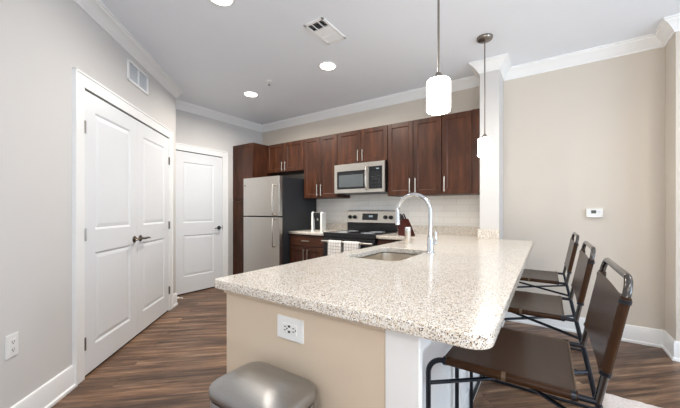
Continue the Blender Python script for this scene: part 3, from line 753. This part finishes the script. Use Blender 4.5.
MB().lathe([(0, 0), (0.025, 0), (0.026, 0.004), (0.026, 0.112), (0, 0.112)], n=28).build('body', M['canister'], t, smooth=40)
MB().lathe([(0, 0.112), (0.0265, 0.112), (0.0265, 0.135), (0.022, 0.142), (0, 0.144)], n=28).build('lid', M['chrome'], t, smooth=40)

# ------------------------------------------------------------------ trash can
t = thing('trash_can', 'brushed steel square trash can with domed lid at the peninsula end', 'trash can', (-0.75, 0.662, 0))
hw = 0.16; hv = 0.11
def rr_(i, z, r_=0.055): return [(x, y, z) for x, y in rrect(-hw+i, hw-i, -hv+i, hv-i, r_, 8)]
MB().loft([rr_(0.006, 0.012), rr_(0.004, 0.03), rr_(0.003, 0.60), rr_(0.004, 0.604)]).build('bin', M['canlid'], t, smooth=40)
MB().loft([rr_(0.004, 0), rr_(0.002, 0.004), rr_(0.002, 0.03), rr_(0.005, 0.034)]).build('base_ring', M['black'], t, smooth=40)
MB().loft([rr_(0.008, 0.602), rr_(0.008, 0.614)]).build('lid_gap', M['gasket'], t)
MB().loft([rr_(0.001, 0.612), rr_(0.0, 0.614), rr_(0.0, 0.636), rr_(0.002, 0.641), rr_(0.007, 0.646), rr_(0.02, 0.652, 0.05), rr_(0.04, 0.659, 0.045), rr_(0.07, 0.667, 0.035), rr_(0.1, 0.670, 0.008)]).build('lid', M['canlid'], t, smooth=30)
m = MB(); m.box(-0.045, 0.045, -hv-0.035, -hv+0.01, 0.012, 0.026, 0.005); m.build('foot_pedal', M['black'], t)

# ------------------------------------------------------------------ rug
m = MB(); nx, ny = 90, 90; X0, X1, Y0_, Y1_ = 0.27, 2.6, 0.35, 2.63
V = []
for j in range(ny+1):
    row = []
    for i in range(nx+1):
        e = (i in (0, nx)) or (j in (0, ny)); x = X0+(X1-X0)*i/nx; y_ = Y0_+(Y1_-Y0_)*j/ny
        if i in (0, nx): x += random.uniform(-0.006, 0.006)
        if j in (0, ny): y_ += random.uniform(-0.006, 0.006)
        row.append(m.bm.verts.new((x, y_, 0.001 if e else 0.016+random.uniform(-0.003, 0.003))))
    V.append(row)
for j in range(ny):
    for i in range(nx): m.bm.faces.new((V[j][i], V[j][i+1], V[j+1][i+1], V[j+1][i]))
o = m.build('area_rug', M['rug'], smooth=180); tag(o, 'cream textured area rug on the floor behind the stools', 'rug')

# ------------------------------------------------------------------ pendants
def pendant(label, x, y_, zb):
    t = thing('pendant_light', label, 'pendant light', (x, y_, CEIL), 0, 'pendant lights over the peninsula')
    zs = zb-CEIL; Ht = 0.162
    MB().lathe([(0, 0), (0.066, 0), (0.066, -0.012), (0.060, -0.022), (0.03, -0.024), (0.012, -0.03), (0, -0.03)], n=36).build('canopy', M['rodmetal'], t, smooth=40)
    MB().tube([(0, 0, -0.02), (0, 0, zs+Ht)], 0.0055, 10).build('rod', M['rodmetal'], t, smooth=60)
    MB().lathe([(0, zs+Ht+0.035), (0.012, zs+Ht+0.035), (0.02, zs+Ht+0.02), (0.02, zs+Ht-0.01), (0, zs+Ht-0.01)], n=24).build('socket_cap', M['rodmetal'], t, smooth=40)
    R_ = 0.057
    MB().lathe([(0, zs+Ht), (R_-0.014, zs+Ht), (R_-0.004, zs+Ht-0.004), (R_, zs+Ht-0.014), (R_, zs+0.012), (R_-0.004, zs+0.003), (R_-0.012, zs), (0, zs)], n=40).build('lamp_shade', M['shade'], t, smooth=40)
pendant('lit white glass pendant light nearest the camera, its rod cut by the photo top', -0.449, 1.533, 1.694)
pendant('lit white glass pendant light hanging in front of the white pilaster', -0.46, 2.963, 1.685)

# ------------------------------------------------------------------ counter stools
def make_stool():
    t = thing('counter_stool', '', 'stool', (-0.12, 0, 0)); TR = 0.0095; hy = 0.22
    zs, xr, xf = 0.65, 0.24, -0.252
    for s_ in (-1, 1):
        y_ = s_*hy
        # front leg curving into the seat rail
        P = [Vector((xf, y_, 0.012)), Vector((xf, y_, 0.3)), Vector((xf, y_, zs-0.06))]+arc((xf+0.06, y_, zs-0.06), 0.06, 180, 90, 8, (1, 0, 0), (0, 0, 1))[1:]+[Vector((xr, y_, zs))]
        MB().tube(P, TR, 12).build('leg', M['gun'], t, smooth=60)
        P = [Vector((xr, y_, zs)), Vector((xr+0.04, y_, 0.45)), Vector((xr+0.13, y_, 0.012))]
        MB().tube(P, TR, 12).build('leg', M['gun'], t, smooth=60)
        MB().tube([(xf, y_, 0.0115), (xr+0.13, y_, 0.0115)], TR, 12).build('floor_rail', M['gun'], t, smooth=60)
    for a, b, dz in ((-1, 1, 0.0), (1, -1, 0.012)):
        m = MB()
        for z in (0.55,): m.tube([(xf, a*hy, z+dz), (xr+0.015, b*hy, z+dz)], 0.0075, 10)
        m.build('cross_brace', M['gun'], t, smooth=60)
    MB().tube([(xf, -hy, 0.075), (xf, hy, 0.075)], TR, 12).build('footrest', M['gun'], t, smooth=60)
    # back frame: uprights and rounded top handle
    tx, tz = xr+0.07, 1.012
    lean = Vector((tx-xr, 0, tz-zs)).normalized(); r_ = 0.05
    top = Vector((tx, 0, tz))
    P = [Vector((xr, -hy, zs))]
    c1 = top-lean*r_+Vector((0, -hy+r_, 0)); c2 = top-lean*r_+Vector((0, hy-r_, 0))
    P += arc(c1, r_, 180, 90, 8, (0, 1, 0), lean); P += arc(c2, r_, 90, 0, 8, (0, 1, 0), lean); P += [Vector((xr, hy, zs))]
    MB().tube(P, TR+0.0005, 14).build('back_frame', M['gunpol'], t, smooth=60)
    # leather seat sling with sleeves round the rails
    def sling(name, f, u0, u1, sg, nu=10, nv=24, rad=0.0130):
        """f(u) -> (point on centre line, normal, across unit=Y)"""
        rings = []
        for k in range(nu+1):
            u = u0+(u1-u0)*k/nu; p, nrm = f(u); prof = []
            for i in range(nv+1):            # upper skin
                s_ = -1+2*i/nv; sag = -sg*(1-s_*s_)
                prof.append(p+Vector((0, s_*hy, 0))+nrm*(rad+sag))
            for a in range(60, -181, -30): prof.append(p+Vector((0, hy, 0))+Vector((0, 1, 0))*rad*math.sin(math.radians(90-a))*(1)+nrm*rad*math.sin(math.radians(a)))
            for i in range(nv, -1, -1):
                s_ = -1+2*i/nv; sag = -sg*(1-s_*s_); q = min(1, (1-abs(s_))/0.12)
                if 0 < i < nv: prof.append(p+Vector((0, s_*(hy-0.012), 0))+nrm*(rad*(2*q-1)+sag-0.003*q-(1-q)*0.0))
            for a in range(0, -181, -30): prof.append(p+Vector((0, -hy, 0))-Vector((0, 1, 0))*rad*math.sin(math.radians(90+a))*(-1)*(-1)+nrm*rad*math.sin(math.radians(a))) if False else None
            for a in range(-120, -241, -30): prof.append(p+Vector((0, -hy, 0))+Vector((0, math.cos(math.radians(a)), 0))*rad+nrm*rad*math.sin(math.radians(a)))
            rings.append(prof)
        m = MB(); m.loft(rings); return m.build(name, M['leather'], t, smooth=50)
    st = sling('seat', lambda u: (Vector((u, 0, zs)), Vector((0, 0, 1))), -0.195, 0.195, 0.010)
    nb = Vector((-lean.z, 0, lean.x))
    bk = sling('backrest', lambda u: (Vector((xr, 0, zs))+lean*u, nb), 0.085, 0.318, 0.004)
    # hem at the seat's rear edge, keeper straps
    m = MB(); m.tube([(0.192, -hy+0.012, zs+0.011)]+[(0.192, s_*hy, zs+0.0130-0.010*(1-s_*s_)+0.001) for s_ in (-0.8, -0.4, 0, 0.4, 0.8)]+[(0.192, hy-0.012, zs+0.011)], 0.003, 6)
    h_ = m.build('hem', M['stitch'], st); h_['label'] = 'tan stitched leather edge'
    for s_ in (-1, 1):
        for x in (-0.19, 0.0, 0.185): 
            MB().tube([(x-0.006, s_*hy, zs), (x+0.006, s_*hy, zs)], 0.0148, 16).build('keeper', M['gun'] if x else M['stitch'], st)
        for u in (0.09, 0.305):
            p = Vector((xr, s_*hy, zs))+lean*u
            MB().tube([p-lean*0.006, p+lean*0.006], 0.0148, 16).build('keeper', M['gun'], bk)
    return t
st = make_stool()
lab = ['brown leather counter stool nearest the camera, at the rounded granite corner', 'brown leather counter stool in the middle of the row of three',
       'brown leather counter stool farthest back, closest to the beige wall']
for i, yc in enumerate((1.36, 2.15, 3.08)):
    o = st if i == 0 else copy_tree(st)
    o.location = (-0.12, yc, 0); o['label'] = lab[i]; o['group'] = 'leather counter stools along the peninsula'
